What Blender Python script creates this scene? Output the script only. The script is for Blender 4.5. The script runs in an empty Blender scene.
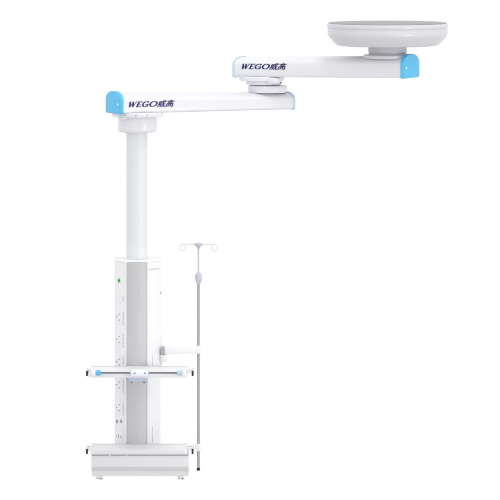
import bpy, bmesh, math
from mathutils import Vector, Matrix

# ------------------------------------------------------------------ units
# All shapes are written in 5 mm units: x to the right, d away from the viewer, z up.
S = 0.005
CAM_D = 4000.0          # 20 m in front of the column axis
EYE = 620.0             # eye height in units
C = bpy.context.scene.collection
PI = math.pi
AX = 137.5              # column axis


def Z(py, d=0.0):
    return EYE - (py + 120.0) * (1 + d / CAM_D)


def X(px, d=0.0):
    return 250 + (px - 250.0) * (1 + d / CAM_D)


# ------------------------------------------------------------------ materials
def mat(name, col, rough=0.4, metal=0.0, coat=0.0, bump=0.0, bscale=400, var=0.0, emit=None, estr=0.0, aniso=False):
    m = bpy.data.materials.new(name)
    m.use_nodes = True
    nt = m.node_tree
    b = nt.nodes['Principled BSDF']
    b.inputs['Base Color'].default_value = (*col, 1)
    b.inputs['Roughness'].default_value = rough
    b.inputs['Metallic'].default_value = metal
    b.inputs['Coat Weight'].default_value = coat
    b.inputs['Coat Roughness'].default_value = 0.12
    tc = nt.nodes.new('ShaderNodeTexCoord')
    n = nt.nodes.new('ShaderNodeTexNoise')
    n.inputs['Scale'].default_value = bscale
    n.inputs['Detail'].default_value = 3
    if aniso:
        mp = nt.nodes.new('ShaderNodeMapping')
        mp.inputs['Scale'].default_value = (1, 1, 0.02)
        nt.links.new(tc.outputs['Object'], mp.inputs['Vector'])
        nt.links.new(mp.outputs['Vector'], n.inputs['Vector'])
    else:
        nt.links.new(tc.outputs['Object'], n.inputs['Vector'])
    if bump:
        bp = nt.nodes.new('ShaderNodeBump')
        bp.inputs['Strength'].default_value = bump
        bp.inputs['Distance'].default_value = 0.001
        nt.links.new(n.outputs['Fac'], bp.inputs['Height'])
        nt.links.new(bp.outputs['Normal'], b.inputs['Normal'])
    if var:
        n2 = nt.nodes.new('ShaderNodeTexNoise')
        n2.inputs['Scale'].default_value = bscale if aniso else 6
        n2.inputs['Detail'].default_value = 4
        if aniso:
            nt.links.new(mp.outputs['Vector'], n2.inputs['Vector'])
        else:
            nt.links.new(tc.outputs['Object'], n2.inputs['Vector'])
        mr = nt.nodes.new('ShaderNodeMapRange')
        mr.inputs['From Min'].default_value = 0.3
        mr.inputs['From Max'].default_value = 0.7
        mr.inputs['To Min'].default_value = 1 - var
        mr.inputs['To Max'].default_value = 1 + var * 0.6
        nt.links.new(n2.outputs['Fac'], mr.inputs['Value'])
        mx = nt.nodes.new('ShaderNodeVectorMath')
        mx.operation = 'SCALE'
        mx.inputs[0].default_value = col
        nt.links.new(mr.outputs['Result'], mx.inputs['Scale'])
        nt.links.new(mx.outputs['Vector'], b.inputs['Base Color'])
    if emit:
        b.inputs['Emission Color'].default_value = (*emit, 1)
        b.inputs['Emission Strength'].default_value = estr
    return m


M_ARM = mat('arm_paint', (0.79, 0.79, 0.83), 0.38, coat=0.15, bump=0.03, bscale=900, var=0.012)
M_COVER = mat('cover_plastic', (0.675, 0.675, 0.70), 0.35, coat=0.2, var=0.012)
M_TUBE = mat('tube_paint', (0.77, 0.78, 0.81), 0.4, bump=0.03, bscale=900, var=0.012)
M_WHITE = mat('white_paint', (0.88, 0.88, 0.90), 0.42, bump=0.03, bscale=900, var=0.01)
M_PANEL = mat('panel_white', (0.88, 0.88, 0.90), 0.45, var=0.012)
M_FRONT = mat('cabinet_paint', (0.755, 0.755, 0.775), 0.4, bump=0.03, bscale=900, var=0.012)
M_PLATE = mat('plate_grey', (0.30, 0.30, 0.31), 0.5, var=0.03)
M_ALU = mat('brushed_aluminium', (0.57, 0.57, 0.58), 0.5, metal=0.1, bump=0.05, bscale=300, var=0.025, aniso=True)
M_STEEL = mat('steel', (0.44, 0.44, 0.45), 0.38, metal=0.45, var=0.02)
M_ROD = mat('dark_steel', (0.20, 0.20, 0.21), 0.35, metal=0.5)
M_CYAN = mat('cyan_plastic', (0.09, 0.53, 0.87), 0.45, var=0.02)
M_PALECYAN = mat('pale_cyan_plastic', (0.50, 0.74, 0.82), 0.35, coat=0.2)
M_PALEBLUE = mat('pale_blue_plastic', (0.50, 0.66, 0.78), 0.35)
M_HUB = mat('lavender_plastic', (0.62, 0.68, 0.82), 0.35)
M_BLUE = mat('blue_button', (0.10, 0.25, 0.62), 0.4)
M_BLACK = mat('black_plastic', (0.012, 0.012, 0.013), 0.45)
M_DARK = mat('dark_hole', (0.22, 0.22, 0.25), 0.6)
M_GREYMARK = mat('grey_print', (0.40, 0.40, 0.44), 0.6)
M_NAVY = mat('navy_print', (0.022, 0.012, 0.14), 0.6)
M_LILAC = mat('lilac_grey_plastic', (0.55, 0.55, 0.65), 0.4)
M_WIRE = mat('hook_wire', (0.72, 0.72, 0.74), 0.35, metal=0.2)
M_SCREW = mat('screw_steel', (0.30, 0.30, 0.32), 0.4, metal=0.6)
M_LED = mat('green_led', (0.01, 0.28, 0.04), 0.3, emit=(0.02, 0.6, 0.08), estr=0.10)
M_LEDRING = mat('pale_green_ring', (0.55, 0.90, 0.58), 0.3)
M_SEAM = mat('seam_grey', (0.36, 0.36, 0.38), 0.6)

# ------------------------------------------------------------------ object helpers
ORIGIN = {}


def thing(name, label, cat, loc, group=None):
    o = bpy.data.objects.new(name, None)
    o.empty_display_size = 0.05
    C.objects.link(o)
    o['label'] = label
    o['category'] = cat
    if group:
        o['group'] = group
    w = Vector(((loc[0] - 250) * S, loc[1] * S, loc[2] * S))
    o.location = w
    ORIGIN[o.name] = w
    return o


def obj(name, bm, mats, parent, smooth=35):
    """bm holds unit coordinates (x, d, z); becomes one mesh object with its origin at its centre"""
    if not isinstance(mats, (list, tuple)):
        mats = [mats]
    bmesh.ops.remove_doubles(bm, verts=bm.verts, dist=0.002)
    bmesh.ops.recalc_face_normals(bm, faces=bm.faces)
    for v in bm.verts:
        v.co = Vector(((v.co.x - 250) * S, v.co.y * S, v.co.z * S))
    lo = Vector([min(v.co[i] for v in bm.verts) for i in range(3)])
    hi = Vector([max(v.co[i] for v in bm.verts) for i in range(3)])
    c = (lo + hi) / 2
    for v in bm.verts:
        v.co -= c
    me = bpy.data.meshes.new(name)
    bm.to_mesh(me)
    bm.free()
    for m in mats:
        me.materials.append(m)
    me.shade_smooth()
    me.set_sharp_from_angle(angle=math.radians(smooth))
    o = bpy.data.objects.new(name, me)
    C.objects.link(o)
    o.parent = parent
    o.location = c - ORIGIN[parent.name]
    ORIGIN[o.name] = c
    return o


def box(bm, x0, x1, d0, d1, z0, z1, r=0.0, seg=2, mi=0):
    t = bmesh.new()
    vs = [t.verts.new(p) for p in ((x0, d0, z0), (x1, d0, z0), (x1, d1, z0), (x0, d1, z0),
                                   (x0, d0, z1), (x1, d0, z1), (x1, d1, z1), (x0, d1, z1))]
    for f in ((0, 3, 2, 1), (4, 5, 6, 7), (0, 1, 5, 4), (1, 2, 6, 5), (2, 3, 7, 6), (3, 0, 4, 7)):
        t.faces.new([vs[i] for i in f])
    if r:
        bmesh.ops.bevel(t, geom=t.edges[:], offset=r, segments=seg, affect='EDGES', profile=0.5)
    merge(bm, t, None, mi)


def merge(bm, t, mtx=None, mi=0):
    if mtx is not None:
        bmesh.ops.transform(t, matrix=mtx, verts=t.verts)
    mp = {v: bm.verts.new(v.co) for v in t.verts}
    for f in t.faces:
        try:
            g = bm.faces.new([mp[v] for v in f.verts])
            g.material_index = mi if mi else f.material_index
        except ValueError:
            pass
    t.free()


def rev(bm, cx, cd, prof, n=64, mi=0):
    """revolve profile [(r, z)] round a vertical axis, closed at both ends"""
    rings = []
    for r, z in prof:
        rings.append([bm.verts.new((cx + r * math.cos(2 * PI * i / n), cd + r * math.sin(2 * PI * i / n), z)) for i in range(n)])
    for a, b in zip(rings, rings[1:]):
        for i in range(n):
            j = (i + 1) % n
            f = bm.faces.new((a[i], a[j], b[j], b[i]))
            f.material_index = mi
    for rg in (rings[0], rings[-1]):
        f = bm.faces.new(rg)
        f.material_index = mi


def rounded(r, z0, z1, e, n=4):
    """profile of a disc with rounded edges, top to bottom"""
    p = []
    for i in range(n + 1):
        a = PI / 2 * (1 - i / n)
        p.append((r - e + e * math.cos(a), z1 - e + e * math.sin(a)))
    for i in range(n + 1):
        a = -PI / 2 * (i / n)
        p.append((r - e + e * math.cos(a), z0 + e + e * math.sin(a)))
    return p


def cyl(bm, p, q, r, n=16, mi=0, r2=None, e=0.0):
    """capped cylinder between two points"""
    p, q = Vector(p), Vector(q)
    L = (q - p).length
    t = bmesh.new()
    r2 = r if r2 is None else r2
    prof = [(r - e, 0), (r, e), (r2, L - e), (r2 - e, L)] if e else [(r, 0), (r2, L)]
    rev(t, 0, 0, prof, n)
    rot = Vector((0, 0, 1)).rotation_difference(q - p).to_matrix().to_4x4()
    merge(bm, t, Matrix.Translation(p) @ rot, mi)


def tube(bm, pts, r, n=10, mi=0):
    pts = [Vector(p) for p in pts]
    rings = []
    up0 = Vector((0.13, 0.97, 0.2))
    for i, p in enumerate(pts):
        t = (pts[min(i + 1, len(pts) - 1)] - pts[max(i - 1, 0)]).normalized()
        a = t.cross(up0).normalized()
        b = t.cross(a)
        rings.append([bm.verts.new(p + r * (math.cos(2 * PI * k / n) * a + math.sin(2 * PI * k / n) * b)) for k in range(n)])
    for a, b in zip(rings, rings[1:]):
        for k in range(n):
            j = (k + 1) % n
            f = bm.faces.new((a[k], a[j], b[j], b[k]))
            f.material_index = mi
    for rg in (rings[0], rings[-1]):
        bm.faces.new(rg).material_index = mi


def prism(bm, plan, z0, z1, mi=0, r=0.0):
    t = bmesh.new()
    a = [t.verts.new((x, d, z0)) for x, d in plan]
    b = [t.verts.new((x, d, z1)) for x, d in plan]
    n = len(plan)
    for i in range(n):
        j = (i + 1) % n
        t.faces.new((a[i], a[j], b[j], b[i]))
    t.faces.new(a)
    t.faces.new(b)
    if r:
        bmesh.ops.bevel(t, geom=t.edges[:], offset=r, segments=3, affect='EDGES', profile=0.5)
    merge(bm, t, None, mi)


def side_prism(bm, prof, x0, x1, mi=0, r=0.0):
    """extrude a (d, z) profile along x"""
    t = bmesh.new()
    a = [t.verts.new((x0, d, z)) for d, z in prof]
    b = [t.verts.new((x1, d, z)) for d, z in prof]
    n = len(prof)
    for i in range(n):
        j = (i + 1) % n
        t.faces.new((a[i], a[j], b[j], b[i]))
    t.faces.new(a)
    t.faces.new(b)
    if r:
        bmesh.ops.bevel(t, geom=t.edges[:], offset=r, segments=2, affect='EDGES', profile=0.5)
    merge(bm, t, None, mi)


# ------------------------------------------------------------------ the pendant
P = thing('surgical_pendant',
          'white ceiling-hung medical pendant with two jointed arms, blue end caps and a shelved column',
          'medical pendant', (AX, -20, Z(480, -40)))

# ---- ceiling cover
DX, DD = 387.5, -1.0
zr = Z(23.6)
bm = bmesh.new()


def zc(py): return Z(py, 0)


rev(bm, DX, DD, [(59.4, zc(23.2)), (60.3, zc(23.5)), (60.6, zc(24.2)), (60.6, zc(26.6)), (60.3, zc(27.3)), (59.7, zc(27.6)),
                 (59.7, zc(28.6)), (60.0, zc(30.5)), (60.0, zc(33.0)), (59.6, zc(34.8)), (58.6, zc(36.6)), (56.0, zc(39.6)),
                 (53.4, zc(42.4)), (51.6, zc(44.2)), (50.0, zc(45.1)), (47, zc(45.6)), (20, zc(46.1))], 128)
cover = obj('ceiling_cover', bm, M_COVER, P, 25)
bm = bmesh.new()
rev(bm, DX, DD, [(58.8, zc(23.6)), (59.2, zc(22.9)), (58.5, zc(22.6)), (30, zc(22.2)), (2, zc(22.0))], 128)
obj('mounting_plate', bm, M_PLATE, cover)

# ---- upper joint under the cover
bm = bmesh.new()
rev(bm, DX, DD, [(19.2, zc(45.9)), (19.2, zc(52.2)), (18.6, zc(52.6)), (18.6, zc(53.0)), (19.2, zc(53.4)), (19.2, zc(57.5))], 64)
tj = obj('swivel_joint', bm, mat('neck_grey', (0.56, 0.56, 0.59), 0.4), P)
bm = bmesh.new()
rev(bm, DX, DD, rounded(24.2, zc(58.2), zc(54.6), 1.2), 64)
obj('flange', bm, M_COVER, tj)


# ---- arms
def section(w, h, grow=0.0):
    """tombstone section, (y, z) round from bottom near side"""
    hw = w / 2 + grow
    z0, z1 = -grow, h + grow
    a, b = 0.46 * w, 0.40 * h
    rb = 2.2
    p = []
    for i in range(5):
        t = PI + PI / 2 * i / 4          # bottom near corner
        p.append((-hw + rb + rb * math.cos(t), z0 + rb + rb * math.sin(t)))
    for i in range(5):
        t = -PI / 2 + PI / 2 * i / 4
        p.append((hw - rb + rb * math.cos(t), z0 + rb + rb * math.sin(t)))
    for i in range(11):
        t = PI / 2 * i / 10
        p.append((hw - a + a * math.cos(t), z1 - b + b * math.sin(t)))
    for i in range(11):
        t = PI / 2 + PI / 2 * i / 10
        p.append((-hw + a + a * math.cos(t), z1 - b + b * math.sin(t)))
    return p


def loft(bm, stations, mtx, mi=0):
    rings = []
    for u, sec, zb in stations:
        rings.append([bm.verts.new(mtx @ Vector((u, y, zb + z))) for y, z in sec])
    n = len(rings[0])
    for a, b in zip(rings, rings[1:]):
        for i in range(n):
            j = (i + 1) % n
            bm.faces.new((a[i], a[j], b[j], b[i])).material_index = mi
    bm.faces.new(rings[0]).material_index = mi
    bm.faces.new(rings[-1]).material_index = mi


def shrink(sec, k, h):
    return [(y * k, h / 2 + (z - h / 2) * k) for y, z in sec]


def stroke(pts, widths):
    """a pen stroke of varying width -> polygon outline"""
    L, R = [], []
    for i, (x, y) in enumerate(pts):
        a = pts[max(i - 1, 0)]
        b = pts[min(i + 1, len(pts) - 1)]
        dx, dy = b[0] - a[0], b[1] - a[1]
        l = math.hypot(dx, dy) or 1
        nx, ny = -dy / l, dx / l
        w = widths[i] / 2
        L.append((x + nx * w, y + ny * w))
        R.append((x - nx * w, y - ny * w))
    return L + R[::-1]


def arc(cx, cy, rx, ry, a0, a1, n, wv, wh):
    """elliptic pen arc: thick where it runs vertically (wv), thin where it runs flat (wh)"""
    pts, ws = [], []
    for i in range(n + 1):
        a = math.radians(a0 + (a1 - a0) * i / n)
        pts.append((cx + rx * math.cos(a), cy + ry * math.sin(a)))
        ws.append(wh + (wv - wh) * abs(math.cos(a)) ** 1.3)
    return pts, ws


def lettering_polys():
    """bold slanted latin letters and two chinese characters, cap height 1, lower left corner at 0,0; returns strokes"""
    G = []

    def s(pts, w):
        G.append(stroke(pts, w if isinstance(w, (list, tuple)) else [w] * len(pts)))
    # W
    s([(0.02, 0.94), (0.30, 0.94)], 0.12)
    s([(0.14, 1.0), (0.34, 0.02)], [0.26, 0.26])
    s([(0.34, 0.03), (0.68, 0.94)], [0.11, 0.11])
    s([(0.62, 1.0), (0.82, 0.02)], [0.26, 0.26])
    s([(0.82, 0.03), (1.14, 0.97)], [0.11, 0.11])
    s([(1.02, 0.94), (1.28, 0.94)], 0.12)
    # E
    s([(1.56, 1.0), (1.50, 0.0)], 0.27)
    s([(1.42, 0.94), (2.12, 0.94)], 0.13)
    s([(1.52, 0.52), (1.96, 0.52)], 0.12)
    s([(1.36, 0.06), (2.10, 0.06)], 0.13)
    s([(2.08, 1.0), (2.08, 0.78)], [0.10, 0.05])
    s([(2.07, 0.0), (2.10, 0.26)], [0.12, 0.05])
    # G
    s(*arc(2.78, 0.5, 0.46, 0.45, 42, 318, 22, 0.27, 0.11))
    s([(2.72, 0.44), (3.28, 0.44)], 0.12)
    s([(3.13, 0.46), (3.13, 0.05)], 0.24)
    s([(3.16, 0.98), (3.14, 0.70)], [0.12, 0.04])
    # O
    s(*arc(4.02, 0.5, 0.52, 0.45, 0, 360, 32, 0.28, 0.11))
    # first character
    o = 4.78

    def c(pts, w=0.105):
        k = 1.42
        w = [q * k for q in w] if isinstance(w, list) else w * k
        s([(o + x * 1.22, -0.1 + y * 1.22) for x, y in pts], w)
    c([(0.06, 0.80), (0.98, 0.80)])
    c([(0.13, 0.80), (0.12, 0.40), (0.03, 0.0)], [0.13, 0.12, 0.07])
    c([(0.22, 0.62), (0.56, 0.62)], 0.08)
    c([(0.36, 0.72), (0.24, 0.34), (0.52, 0.10)], 0.10)
    c([(0.52, 0.50), (0.40, 0.20), (0.20, 0.04)], 0.09)
    c([(0.18, 0.42), (0.58, 0.42)], 0.09)
    c([(0.62, 1.0), (0.66, 0.55), (0.80, 0.15), (0.96, 0.03)], [0.13, 0.14, 0.13, 0.10])
    c([(0.96, 0.03), (0.98, 0.22)], [0.10, 0.05])
    c([(0.90, 0.58), (0.74, 0.22), (0.54, 0.02)], 0.10)
    c([(0.80, 0.97), (0.92, 0.88)], 0.10)
    # second character
    o = 6.10
    c([(0.46, 1.02), (0.54, 0.90)], 0.13)
    c([(0.02, 0.86), (0.98, 0.86)], 0.10)
    c([(0.28, 0.76), (0.28, 0.58)], 0.10)
    c([(0.72, 0.76), (0.72, 0.58)], 0.10)
    c([(0.24, 0.74), (0.76, 0.74)], 0.08)
    c([(0.24, 0.59), (0.76, 0.59)], 0.08)
    c([(0.08, 0.48), (0.92, 0.48)], 0.10)
    c([(0.10, 0.50), (0.10, 0.0)], 0.12)
    c([(0.90, 0.50), (0.90, 0.02), (0.80, 0.02)], 0.12)
    c([(0.32, 0.34), (0.32, 0.10)], 0.10)
    c([(0.68, 0.34), (0.68, 0.10)], 0.10)
    c([(0.28, 0.33), (0.72, 0.33)], 0.08)
    c([(0.28, 0.13), (0.72, 0.13)], 0.08)
    return G, 7.34


def lettering(parent, mtx, u0, u1, z0, z1, y, zrot):
    """lettering on the near side of an arm: printed film 1 mm proud"""
    G, W = lettering_polys()
    sh = 0.36
    bm = bmesh.new()
    kx = (u1 - u0) / (W + sh)
    kz = (z1 - z0)
    eps = 0.0
    for poly in G:
        eps += 0.003
        pts = []
        for (x, h) in poly:
            xx = u0 + (x + sh * h) * kx
            zz = z0 + h * kz + (xx - u0) * zrot
            pts.append((xx, zz))
        t = bmesh.new()
        n = len(pts)
        m = n // 2
        front = [t.verts.new((a, y - 0.16 - eps, b)) for a, b in pts]
        back = [t.verts.new((a, y + 0.12, b)) for a, b in pts]
        for i in range(m - 1):
            for V in (front, back):
                t.faces.new((V[i], V[i + 1], V[n - 2 - i], V[n - 1 - i]))
        for i in range(n):
            j = (i + 1) % n
            if (front[i].co - front[j].co).length > 1e-5:
                t.faces.new((front[i], front[j], back[j], back[i]))
        merge(bm, t, mtx)
    return obj('lettering', bm, M_NAVY, parent, 30)


def arm(name, left, right, angle, W, zb0, zb1, h0, h1, big_left, letters):
    """left/right = unit x of the end-face centres; axis passes (xc, dc)"""
    (lx, ld) = left
    ca, sa = math.cos(angle), math.sin(angle)
    L = (right - lx) / ca
    mtx = Matrix.Translation((lx, ld, 0)) @ Matrix.Rotation(angle, 4, 'Z')
    f = lambda t: (zb0 + (zb1 - zb0) * t, h0 + (h1 - h0) * t)
    bm = bmesh.new()
    st = []
    n = 16
    for i in range(n + 1):
        t = i / n
        zb, h = f(t)
        st.append((t * L, section(W, h), zb))
    loft(bm, st, mtx)
    o = obj(name, bm, M_ARM, P, 40)
    for end in (0, 1):
        zb, h = f(end)
        sgn = 1 if end else -1
        u = L if end else 0.0
        big = (end == 0) == big_left
        T = 3.0 if big else 2.0
        g = 0.6
        base = section(W, h + (1.2 if big else 0.2), g)
        bm = bmesh.new()
        prof = [(-0.6, 1.0), (T * 0.55, 1.0), (T * 0.8, 0.985), (T * 0.95, 0.955), (T, 0.92)]
        loft(bm, [(u + sgn * q, shrink(base, k, h), zb) for q, k in prof], mtx)
        cp = obj('end_cap', bm, M_CYAN if big else M_PALECYAN, o, 30)
        if big:
            bm = bmesh.new()
            cyl(bm, mtx @ Vector((u + sgn * (T - 0.6), -W * 0.36, zb + h * 0.45)),
                mtx @ Vector((u + sgn * (T + 0.5), -W * 0.36, zb + h * 0.45)), 1.3, 16, e=0.25)
            obj('cap_screw', bm, M_WHITE, o)
    lettering(o, mtx, letters[0], letters[1], zb0 + letters[2], zb0 + letters[3], -W / 2, (zb1 - zb0) / L)
    return o, mtx


A1 = math.radians(25.5)
A2 = math.radians(-27.4)
AW = 36.5
EX = 266.0
ED = (EX - AX) * math.tan(A1)
lx1 = 115.8
ld1 = (lx1 - AX) * math.tan(A1)
lower, m1 = arm('lower_arm', (lx1, ld1), 286.6, A1, AW, Z(113.9, -28), Z(113.9, -28) - 0.2, 20.0, 16.6, True,
                (4.9, 57.0, 6.3, 11.8))
lx2 = 242.0
ld2 = ED + (lx2 - EX) * math.tan(A2)
upper, m2 = arm('upper_arm', (lx2, ld2), 408.6, A2, AW, Z(77.0, 55), Z(78.2, -30), 19.6, 21.6, False,
                (7.6, 60.6, 8.1, 13.5))

# ---- elbow between the two arms
bm = bmesh.new()
zt = Z(77.0, 55) + 0.8
rev(bm, EX - 4, ED, rounded(22.8, zt - 4.6, zt, 0.8), 64)
elbow = obj('elbow_joint', bm, M_ARM, P)
bm = bmesh.new()
rev(bm, EX - 2, ED, rounded(17.8, zt - 8.6, zt - 4.6 + 0.1, 0.7), 64)
obj('bearing_ring', bm, M_ARM, elbow)
bm = bmesh.new()
rev(bm, EX + 1, ED, [(14, zt - 8.4), (14, zt - 9.6)], 48)
obj('bearing_gap', bm, M_SEAM, elbow)
bm = bmesh.new()
rev(bm, EX + 2, ED, rounded(20.0, zt - 16.8, zt - 9.4, 1.6), 64)
obj('bearing_ring', bm, M_ARM, elbow)
bm = bmesh.new()
rev(bm, EX + 8, ED - 17, rounded(8.0, zt - 6.8, zt - 0.5, 2.0), 40)
obj('brake_housing', bm, M_ARM, elbow)
bm = bmesh.new()
cyl(bm, (EX + 15.4, ED - 20.5, zt - 6.0), (EX + 15.9, ED - 22.4, zt - 6.0), 0.85, 12)
obj('screw', bm, M_SCREW, elbow)

# ---- shoulder under the lower arm
zs = Z(114.0, -28)
bm = bmesh.new()
rev(bm, AX, 0, rounded(25.6, zs - 4.2, zs + 0.6, 1.4), 72)
sh = obj('shoulder_joint', bm, M_ARM, P)
bm = bmesh.new()
rev(bm, AX, 0, [(18, zs - 4.0), (19.2, zs - 4.6), (19.3, zs - 5.4), (19.3, zs - 17.2), (19.0, zs - 18.4), (18.2, zs - 19.2), (17, zs - 19.6),
                (10.8, zs - 19.8)], 64)
obj('bearing_collar', bm, M_ARM, sh)
for a in (-118, -92, -66):
    a = math.radians(a)
    bm = bmesh.new()
    cyl(bm, (AX + 25.2 * math.cos(a), 25.2 * math.sin(a), zs - 1.8), (AX + 25.9 * math.cos(a), 25.9 * math.sin(a), zs - 1.8), 0.7, 12)
    obj('screw', bm, M_GREYMARK, sh)
bm = bmesh.new()
cyl(bm, (AX - 14, -17, zs - 5.8), (AX - 14, -17, zs - 3.8), 5.0, 24, e=0.5)
obj('brake_housing', bm, M_ARM, sh)

# ---- drop tube
bm = bmesh.new()
rev(bm, AX - 0.7, 0, [(10.5, zs - 18.6), (10.5, Z(262, 0) - 3)], 48)
dt = obj('drop_tube', bm, M_TUBE, P)
bm = bmesh.new()
rev(bm, AX - 0.7, 0, [(10.9, zs - 19.4), (11.0, zs - 19.6), (11.0, zs - 20.6), (10.6, zs - 20.9)], 48)
obj('tube_ring', bm, M_TUBE, dt)

# ---- service column
FR = -22.0
zt0 = Z(262, -22)
zb0 = Z(470, -22)
plan = [(-11.2, FR), (11.2, FR), (22.6, -7), (22.6, 19), (18, 23), (-18, 23), (-22.6, 19), (-22.6, -7)]
bm = bmesh.new()
prism(bm, [(AX + x, d) for x, d in plan], zb0, zt0, r=0.9)
col = obj('service_column', bm, M_PANEL, P, 30)
# cap
bm = bmesh.new()
t = bmesh.new()
prism(t, [(AX + x * 1.02, d * 1.02) for x, d in plan], zt0 - 0.6, zt0 + 1.0, r=0.6)
merge(bm, t)
obj('column_cap', bm, M_WHITE, col, 40)
# front channel: a gently bowed aluminium extrusion with ridges
bm = bmesh.new()
pl = []
N = 40
for i in range(N + 1):
    x = -10.1 + 20.2 * i / N
    d = FR - 0.4 - 3.4 * (1 - (x / 10.1) ** 2)
    for rx in (-8.3, -6.2, 6.6, 8.6):
        if abs(x - rx) < 0.4:
            d += 0.14
    pl.append((AX + x + 0.1, d))
pl += [(AX + 10.2, FR + 0.8), (AX - 10.0, FR + 0.8)]
prism(bm, pl, Z(446, -24), Z(262.6, -24))
obj('front_channel', bm, M_ALU, col, 12)
for sx in (-1, 1):
    bm = bmesh.new()
    x = AX + sx * 10.75
    box(bm, x - 0.55, x + 0.55, FR - 1.0, FR + 0.4, Z(446, -24), Z(262.4, -24), 0.25)
    obj('trim_strip', bm, M_WHITE, col)

# panel frames: s runs outward from the front edge, n is the outward normal
TL = Vector((-11.4, 15, 0)).normalized()
NL = Vector((-15, -11.4, 0)).normalized()
TR = Vector((11.4, 15, 0)).normalized()
NR = Vector((15, -11.4, 0)).normalized()
OL = Vector((AX - 11.2, FR, 0))
OR = Vector((AX + 11.2, FR, 0))


def pmat(side, s, py):
    T, N_, O = (TL, NL, OL) if side < 0 else (TR, NR, OR)
    o = O + T * s
    o.z = Z(py, o.y)
    m = Matrix.Identity(4)
    t = T * (-1 if side < 0 else 1)         # local x points to the viewer's right
    for i in range(3):
        m[i][0] = t[i]
        m[i][1] = -N_[i]                    # local y into the panel
        m[i][2] = (0, 0, 1)[i]
        m[i][3] = o[i]
    return m


def sL(px):
    return (AX - 11.2 - px) / abs(TL.x)


def on_panel(side, s, py, fn):
    t = bmesh.new()
    fn(t)
    bm = bmesh.new()
    merge(bm, t, pmat(side, s, py))
    return bm


# long panel door with a thin raised edge on both side faces
for side in (-1, 1):
    def door(t):
        box(t, -8.3, 8.3, -0.35, 0.3, -85, 82, 0.25)
    bm = on_panel(side, 9.6, 352, door)
    obj('side_panel', bm, M_PANEL, col)
# seam across the right face
bm = on_panel(1, 9.6, 269, lambda t: box(t, -8.3, 8.3, -0.42, 0.2, -0.15, 0.15))
obj('panel_seam', bm, M_GREYMARK, col)


def socket(t):
    box(t, -4.6, 5.0, -0.75, 0.1, -7.6, 7.6, 0.3)
    for (sx, sz, r) in ((2.0, 2.9, 0.75), (-2.1, 0.0, 0.7), (2.0, -2.9, 0.75)):
        cyl(t, (sx, -0.95, sz), (sx, -0.4, sz), r, 14, mi=1)


def marking(t):
    import random
    rd = random.Random(4)
    z = 6.5
    while z > -7:
        h = rd.choice((0.5, 0.8, 1.2))
        box(t, -0.45 - rd.random() * 0.4, 0.45, -0.45, 0.1, z - h, z)
        z -= h + rd.choice((0.35, 0.5))


SC = sL(118.9)
for py in (317.0, 339.4, 361.9, 384.7, 407.4):
    obj('socket', on_panel(-1, SC, py, socket), [M_WHITE, M_DARK], col)
    obj('marking', on_panel(-1, sL(124.2), py + 1.0, marking), M_GREYMARK, col)


def shortmark(t):
    box(t, -0.4, 0.5, -0.45, 0.1, 0.6, 2.2)
    box(t, -0.6, 0.5, -0.45, 0.1, -0.4, 0.2)
    box(t, -0.4, 0.5, -0.45, 0.1, -2.0, -0.8)


obj('marking', on_panel(-1, sL(124), 299, shortmark), M_GREYMARK, col)
# green lamp
led = obj('indicator_ring', on_panel(-1, sL(120), 280.5, lambda t: cyl(t, (0, 0.2, 0), (0, -0.8, 0), 2.9, 28, e=0.3)), M_LEDRING, col)
obj('indicator_lamp', on_panel(-1, sL(120), 280.5, lambda t: cyl(t, (0, 0.2, 0), (0, -1.3, 0), 1.75, 24, e=0.35)), M_LED, col)


# round ports, blank plate, slot outlet
def port(t):
    cyl(t, (0, 0.1, 0), (0, -0.7, 0), 2.5, 24, e=0.2)
    cyl(t, (0, 0, 0), (0, -0.95, 0), 1.85, 24, mi=1)


for px in (117.9, 122.3):
    obj('port', on_panel(-1, sL(px), 421.3, port), [M_PANEL, M_SEAM], col)
obj('blank_plate', on_panel(-1, sL(120.4), 428.4, lambda t: box(t, -5, 5, -0.85, 0.1, -2.4, 2.4, 0.3)), M_WHITE, col)


def slotted(t):
    box(t, -5.4, 5.4, -0.7, 0.1, -4.6, 4.6, 0.3)
    for x, h in ((-1.4, 1.7), (2.4, 1.5)):
        box(t, x - 0.5, x + 0.5, -0.85, -0.3, -h, h, mi=1)
    box(t, -4.6, -4.1, -0.85, -0.3, -1.3, 1.3, mi=2)
    box(t, 4.5, 4.9, -0.85, -0.3, -1.3, 1.3, mi=2)


obj('socket', on_panel(-1, sL(120.4), 436.3, slotted), [M_WHITE, M_SEAM, M_GREYMARK], col)
# slim pulls and a knob on the right face
for py, hh in ((361, 5.0), (434, 8.0)):
    obj('slot_cover', on_panel(1, 6.6, py, lambda t: box(t, -0.35, 0.35, -0.6, 0.1, -hh, hh, 0.1)), mat('slot_grey', (0.62, 0.62, 0.65), 0.5), col)
bm = bmesh.new()
cyl(bm, (AX + 22.4, 2, Z(293, 0)), (AX + 23.6, 2, Z(293, 0)), 1.2, 16, e=0.2)
obj('latch', bm, mat('latch_grey', (0.5, 0.5, 0.52), 0.5), col)
bm = bmesh.new()
box(bm, AX + 22.4, AX + 24.6, -3, 17, Z(366, 0), Z(338, 0), 0.4)
obj('clamp_rail', bm, M_WHITE, col)


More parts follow.
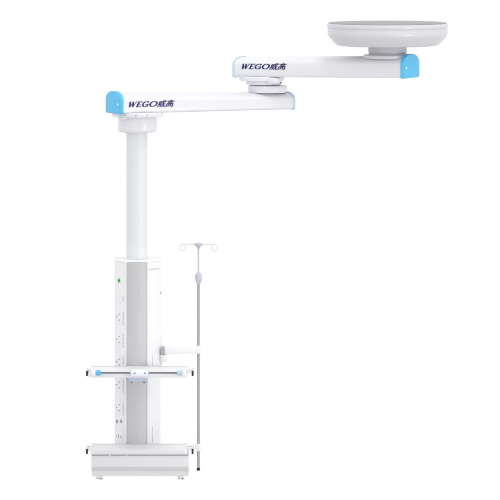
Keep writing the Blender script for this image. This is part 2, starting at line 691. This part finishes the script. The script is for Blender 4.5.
# ---- side rails shared by shelf and base
def side_rail(parent, x, sg, d0, d1, z, zshelf):
    d1 = d0 + 24
    bm = bmesh.new()
    box(bm, x - 0.75, x + 0.75, d0, d1, z - 2.4, z + 2.4, 0.3)
    obj('side_rail', bm, M_WIRE, parent)
    bm = bmesh.new()
    box(bm, x - 1.0, x + 1.0, d0 - 1.6, d0 + 0.3, z - 2.6, z + 2.5, 0.4)
    obj('rail_end', bm, M_BLACK, parent)
    for d in (d0 + 4, d1 - 3):
        bm = bmesh.new()
        # bent strap from the board edge to the rail
        tube(bm, [(x - sg * (6.1 if sg > 0 else 3.2), d, zshelf - 0.5), (x - sg * (5.4 if sg > 0 else 2.4), d, zshelf + 0.5), (x - sg * 0.9, d, zshelf + 0.6), (x - sg * 0.3, d, z + 1.4),
                  (x - sg * 0.3, d, z - 1.2)], 0.5, 8)
        obj('rail_bracket', bm, M_WIRE, parent)


# ---- middle shelf
SB, SF = -26.0, -84.0          # back and front edge
zsh = Z(366.3, SB)
bm = bmesh.new()
box(bm, 91.9, 188.2, SF, SB, zsh - 4.0, zsh, 0.7)
shelf = obj('shelf', bm, M_WHITE, P)
bm = bmesh.new()
box(bm, 92.4, 187.8, SB - 0.9, SB + 0.6, zsh - 0.8, zsh + 0.5, 0.2)
obj('back_lip', bm, mat('lip_grey', (0.60, 0.60, 0.62), 0.45), shelf)
zrod = Z(372.8, SF - 4)
bm = bmesh.new()
box(bm, 94.99, 99.09, SF - 6.5, SF + 0.3, zrod - 2.9, zrod + 2.6, 1.0, 3)
obj('handle_mount', bm, M_WHITE, shelf)
bm = bmesh.new()
box(bm, 183.69, 187.6, SF - 6.5, SF + 0.3, zrod - 2.9, zrod + 2.6, 1.0, 3)
obj('handle_mount', bm, M_WHITE, shelf)
bm = bmesh.new()
cyl(bm, (99.88, SF - 4, zrod), (183.89, SF - 4, zrod), 0.85, 16)
obj('handle_bar', bm, M_ROD, shelf)
bm = bmesh.new()
cyl(bm, (99.29, SF - 4, zrod), (104.08, SF - 4, zrod), 2.6, 24, e=0.5)
obj('knob', bm, M_CYAN, shelf)
bm = bmesh.new()
cyl(bm, (178.61, SF - 4, zrod), (184.38, SF - 4, zrod), 2.6, 24, e=0.5)
obj('knob', bm, M_PALEBLUE, shelf)
# hub in the middle of the handle
bm = bmesh.new()
t = bmesh.new()
side_prism(t, [(SF - 7.5, zrod - 2.6), (SF - 7.5, zrod + 1.0), (SF - 5, zrod + 3.0), (SF + 0.3, zrod + 3.0), (SF + 0.3, zrod - 4.2), (SF - 5.0, zrod - 4.2)], 133.81, 150.05, r=0.6)
merge(bm, t)
hub = obj('handle_hub', bm, M_WHITE, shelf)
for px in (133.81, 150.05):
    bm = bmesh.new()
    cyl(bm, (px - 1.3, SF - 4, zrod), (px + 1.3, SF - 4, zrod), 2.4, 20, e=0.4)
    obj('hub_collar', bm, M_PALEBLUE, shelf)
for px in (137.33, 147.51):
    bm = bmesh.new()
    cyl(bm, (px, SF - 7.3, zrod), (px, SF - 8.1, zrod), 0.8, 14)
    obj('button', bm, M_BLUE, shelf)
# bracket that carries the shelf on the channel
zk = Z(379.2, FR - 5)
bm = bmesh.new()
side_prism(bm, [(FR - 1.0, zk - 2.4), (FR - 4, zk - 2.4), (FR - 5, zk - 0.5), (SF + 12, zsh - 6.5), (SF + 12, zsh - 3.9), (FR - 1.0, zsh - 3.9)], 129.9, 147.6, r=0.4)
obj('shelf_bracket', bm, M_HUB, shelf)
for px in (132.41, 145.13):
    bm = bmesh.new()
    cyl(bm, (px, FR - 1.0, Z(382.3, FR - 2)), (px, FR - 3.2, Z(382.3, FR - 2)), 0.85, 12)
    obj('screw', bm, M_SCREW, shelf)
side_rail(shelf, 90.33, -1, SF + 3, SB - 2, Z(373.6, SF), zsh)
side_rail(shelf, 193.81, 1, SF + 3, SB - 2, Z(373.6, SF), zsh)

# ---- base cabinet
BB, BF = -24.3, -66.0
zt = Z(444.2, BB)
bm = bmesh.new()
zz = lambda py: Z(py, BF)
prof = [(BB, zt - 4), (BF, zz(454.6)), (BF, zz(466.8)), (BF + 1.0, zz(467.8)), (BF + 10, zz(472.6)), (BF + 9, zz(477.6)), (BB, zz(477.6))]
side_prism(bm, prof, 94.0, 189.4, r=0.35)
base = obj('base_cabinet', bm, M_FRONT, P)
# tray on top with its rolled front edge
bm = bmesh.new()
side_prism(bm, [(BB, zt), (BF + 3, zt), (BF - 1.2, zt - 0.6), (BF - 2.6, zz(450.6)), (BF - 2.6, zz(454.2)), (BB, zz(454.2))], 92.4, 188.2, r=0.5)
tray = obj('tray', bm, M_WHITE, base)
bm = bmesh.new()
box(bm, 92.8, 187.9, BB - 0.9, BB + 0.6, zt - 0.8, zt + 0.5, 0.2)
obj('back_lip', bm, bpy.data.materials['lip_grey'], base)
# drawer gap
bm = bmesh.new()
for a, b in ((94.4, 111.3), (113.2, 127.6), (129.4, 189.2)):
    box(bm, a, b, BF - 0.35, BF + 3, zz(455.7), zz(454.5))
obj('drawer_gap', bm, M_SEAM, base)
# rail strip of small raised beads on the tray edge
bm = bmesh.new()
box(bm, 95.6, 186.0, BF - 3.3, BF - 2.4, zz(453.6), zz(449.9), 0.25)
obj('front_rail', bm, M_FRONT, base)
for px in (101.2, 181.6):
    bm = bmesh.new()
    box(bm, px - 3.6, px + 3.6, BF + 8, BF + 16, zz(477.6) - 1.6, zz(477.6) + 0.2, 0.4)
    box(bm, px - 2.4, px - 0.6, BF + 9, BF + 14, zz(477.6) - 2.9, zz(477.6) - 1.4, 0.4, mi=1)
    box(bm, px + 0.2, px + 3.2, BF + 8, BF + 15, zz(477.6) - 3.1, zz(477.6) - 1.4, 0.5, mi=1)
    obj('foot', bm, [M_FRONT, M_SEAM], base)
side_rail(base, 89.55, -1, BF + 1, BB + 20, Z(451.4, BF), zt)
side_rail(base, 193.53, 1, BF + 1, BB + 20, Z(451.4, BF), zt)

# ------------------------------------------------------------------ the drip pole
PX, PD = 198.4, 3.0
V = thing('drip_pole', 'slim grey infusion pole with two looped hooks, clamped beside the white column',
          'drip pole', (PX, PD, Z(470.4, PD)))
z = lambda py: Z(py, PD)
bm = bmesh.new()
rev(bm, PX, PD, [(1.5, z(468.0)), (1.5, z(281.5))], 24)
lp = obj('lower_tube', bm, M_STEEL, V)
bm = bmesh.new()
rev(bm, PX, PD, [(1.4, z(470.5)), (1.8, z(470.3)), (1.8, z(468.4)), (1.6, z(467.6))], 24)
obj('pole_foot', bm, M_BLACK, V)
bm = bmesh.new()
rev(bm, PX, PD, [(0.8, z(283)), (0.8, z(245))], 20)
obj('upper_rod', bm, mat('satin_steel', (0.50, 0.50, 0.52), 0.4, metal=0.3), V)
bm = bmesh.new()
rev(bm, PX, PD, [(1.9, z(283.6)), (2.2, z(283)), (2.4, z(281.8)), (3.1, z(280.8)), (3.3, z(279.5)), (3.3, z(275.4)), (3.0, z(274.0)), (2.0, z(273.0)), (1.2, z(272.2))], 28)
col2 = obj('height_collar', bm, M_LILAC, V)
bm = bmesh.new()
rev(bm, PX, PD, [(0.9, z(249.5)), (1.5, z(247.6)), (2.4, z(246.3)), (4.0, z(245.6)), (4.4, z(244.6)), (4.2, z(243.6)), (2.6, z(243.0)), (0.8, z(242.8))], 32)
head = obj('hook_head', bm, M_LILAC, V)
for sg in (-1, 1):
    bm = bmesh.new()
    pts = [(PX + sg * 3.5, PD - sg * 0.5, z(244.4)), (PX + sg * 10, PD - sg * 1.5, z(244.3)), (PX + sg * 17.5, PD - sg * 2.6, z(244.4))]
    cx = PX + sg * 15.9
    for i in range(0, 15):
        a = math.radians(58 - i * 21)
        pts.append((cx + sg * 2.9 * math.cos(a), PD - sg * 2.6, z(248.0) + 2.9 * math.sin(a)))
    tube(bm, pts, 0.42, 8)
    obj('hook', bm, M_WIRE, head)
# two more hooks running front to back
for sg in (-1, 1):
    bm = bmesh.new()
    pts = [(PX, PD + sg * 3.5, z(244.4)), (PX, PD + sg * 8, z(244.3)), (PX, PD + sg * 11, z(244.5)), (PX, PD + sg * 12.5, z(246)), (PX, PD + sg * 11.5, z(248))]
    # short folded stubs kept close to the head
    pts = [(PX + (p[0] - PX), PD + (p[1] - PD) * 0.35, p[2]) for p in pts[:3]]
    tube(bm, pts, 0.42, 8)
    obj('hook_stub', bm, M_WIRE, head)

# upper support bracket, from the clamp on the column to the pole
bm = bmesh.new()
y0 = -9.0
pa = [(162.4, y0), (197.6, PD - 5.0), (197.6, PD + 1.4), (162.4, y0 + 6)]
prism(bm, pa, Z(354.2, y0), Z(347.2, y0), r=0.6)
br = obj('support_bracket', bm, M_WHITE, V)
bm = bmesh.new()
box(bm, 161.9, 164.9, y0 - 0.7, y0 + 6.4, Z(354.6, y0), Z(346.9, y0), 0.3)
obj('bracket_end', bm, mat('end_grey', (0.42, 0.42, 0.43), 0.5), br)
bm = bmesh.new()
box(bm, 160.4, 166.6, y0 + 0.5, y0 + 14, Z(362.2, y0), Z(354.8, y0), 0.8)
box(bm, 160.4, 162.6, y0 + 3, y0 + 14, Z(355.2, y0), Z(347.5, y0), 0.4)
obj('rail_clamp', bm, M_WHITE, br)
bm = bmesh.new()
box(bm, 196.0, 201.0, PD - 5.6, PD + 2.4, z(353.4), z(345.4), 0.7)
obj('pole_clamp', bm, M_WHITE, br)
# lower clamp on the base rail
bm = bmesh.new()
box(bm, 195.6, 201.2, PD - 4.6, PD + 2.4, z(450.8), z(443.6), 0.7)
lb = obj('pole_clamp', bm, M_WHITE, V)
bm = bmesh.new()
prism(bm, [(189.6, -8.5), (196.2, PD - 3.6), (196.2, PD + 1.5), (189.6, -4.0)], Z(449.6, -3), Z(445.0, -3), r=0.5)
obj('clamp_arm', bm, M_WHITE, lb)

# ------------------------------------------------------------------ light
w = bpy.data.worlds.new('World')
bpy.context.scene.world = w
w.use_nodes = True
nt = w.node_tree
bg = nt.nodes['Background']
tc = nt.nodes.new('ShaderNodeTexCoord')
sp = nt.nodes.new('ShaderNodeSeparateXYZ')
nt.links.new(tc.outputs['Generated'], sp.inputs['Vector'])
mr = nt.nodes.new('ShaderNodeMapRange')
mr.interpolation_type = 'SMOOTHSTEP'
mr.inputs['From Min'].default_value = -0.75
mr.inputs['From Max'].default_value = -0.22
mr.inputs['To Min'].default_value = 0.62
mr.inputs['To Max'].default_value = 1.0
nt.links.new(sp.outputs['Z'], mr.inputs['Value'])
nt.links.new(mr.outputs['Result'], bg.inputs['Color'])
bg.inputs['Strength'].default_value = 1.0


def lamp(name, loc, target, size, power, col=(1, 1, 1)):
    l = bpy.data.lights.new(name, 'AREA')
    l.shape = 'DISK'
    l.size = size
    l.energy = power
    l.color = col
    o = bpy.data.objects.new(name, l)
    C.objects.link(o)
    o.location = loc
    o.rotation_euler = (Vector(target) - Vector(loc)).to_track_quat('-Z', 'Y').to_euler()
    return o


lamp('softbox_key', (0.9, -1.2, 5.6), (-0.1, 0, 1.6), 1.4, 34)
lamp('softbox_fill', (3.8, -4.0, 0.7), (-0.5, 0, 0.7), 1.0, 46)

# ------------------------------------------------------------------ camera
cd = bpy.data.cameras.new('camera')
cam = bpy.data.objects.new('camera', cd)
C.objects.link(cam)
cam.location = (0, -CAM_D * S, EYE * S)
cam.rotation_euler = (PI / 2, 0, 0)
cd.sensor_width = 36
cd.lens = 36 * CAM_D / 500
cd.shift_y = -(370.0 / 500)
cd.clip_start = 0.5
cd.clip_end = 200
sc = bpy.context.scene
sc.camera = cam
sc.view_settings.view_transform = 'Standard'
sc.view_settings.look = 'None'
sc.view_settings.exposure = 0
sc.view_settings.gamma = 1
sc.view_settings.use_curve_mapping = False
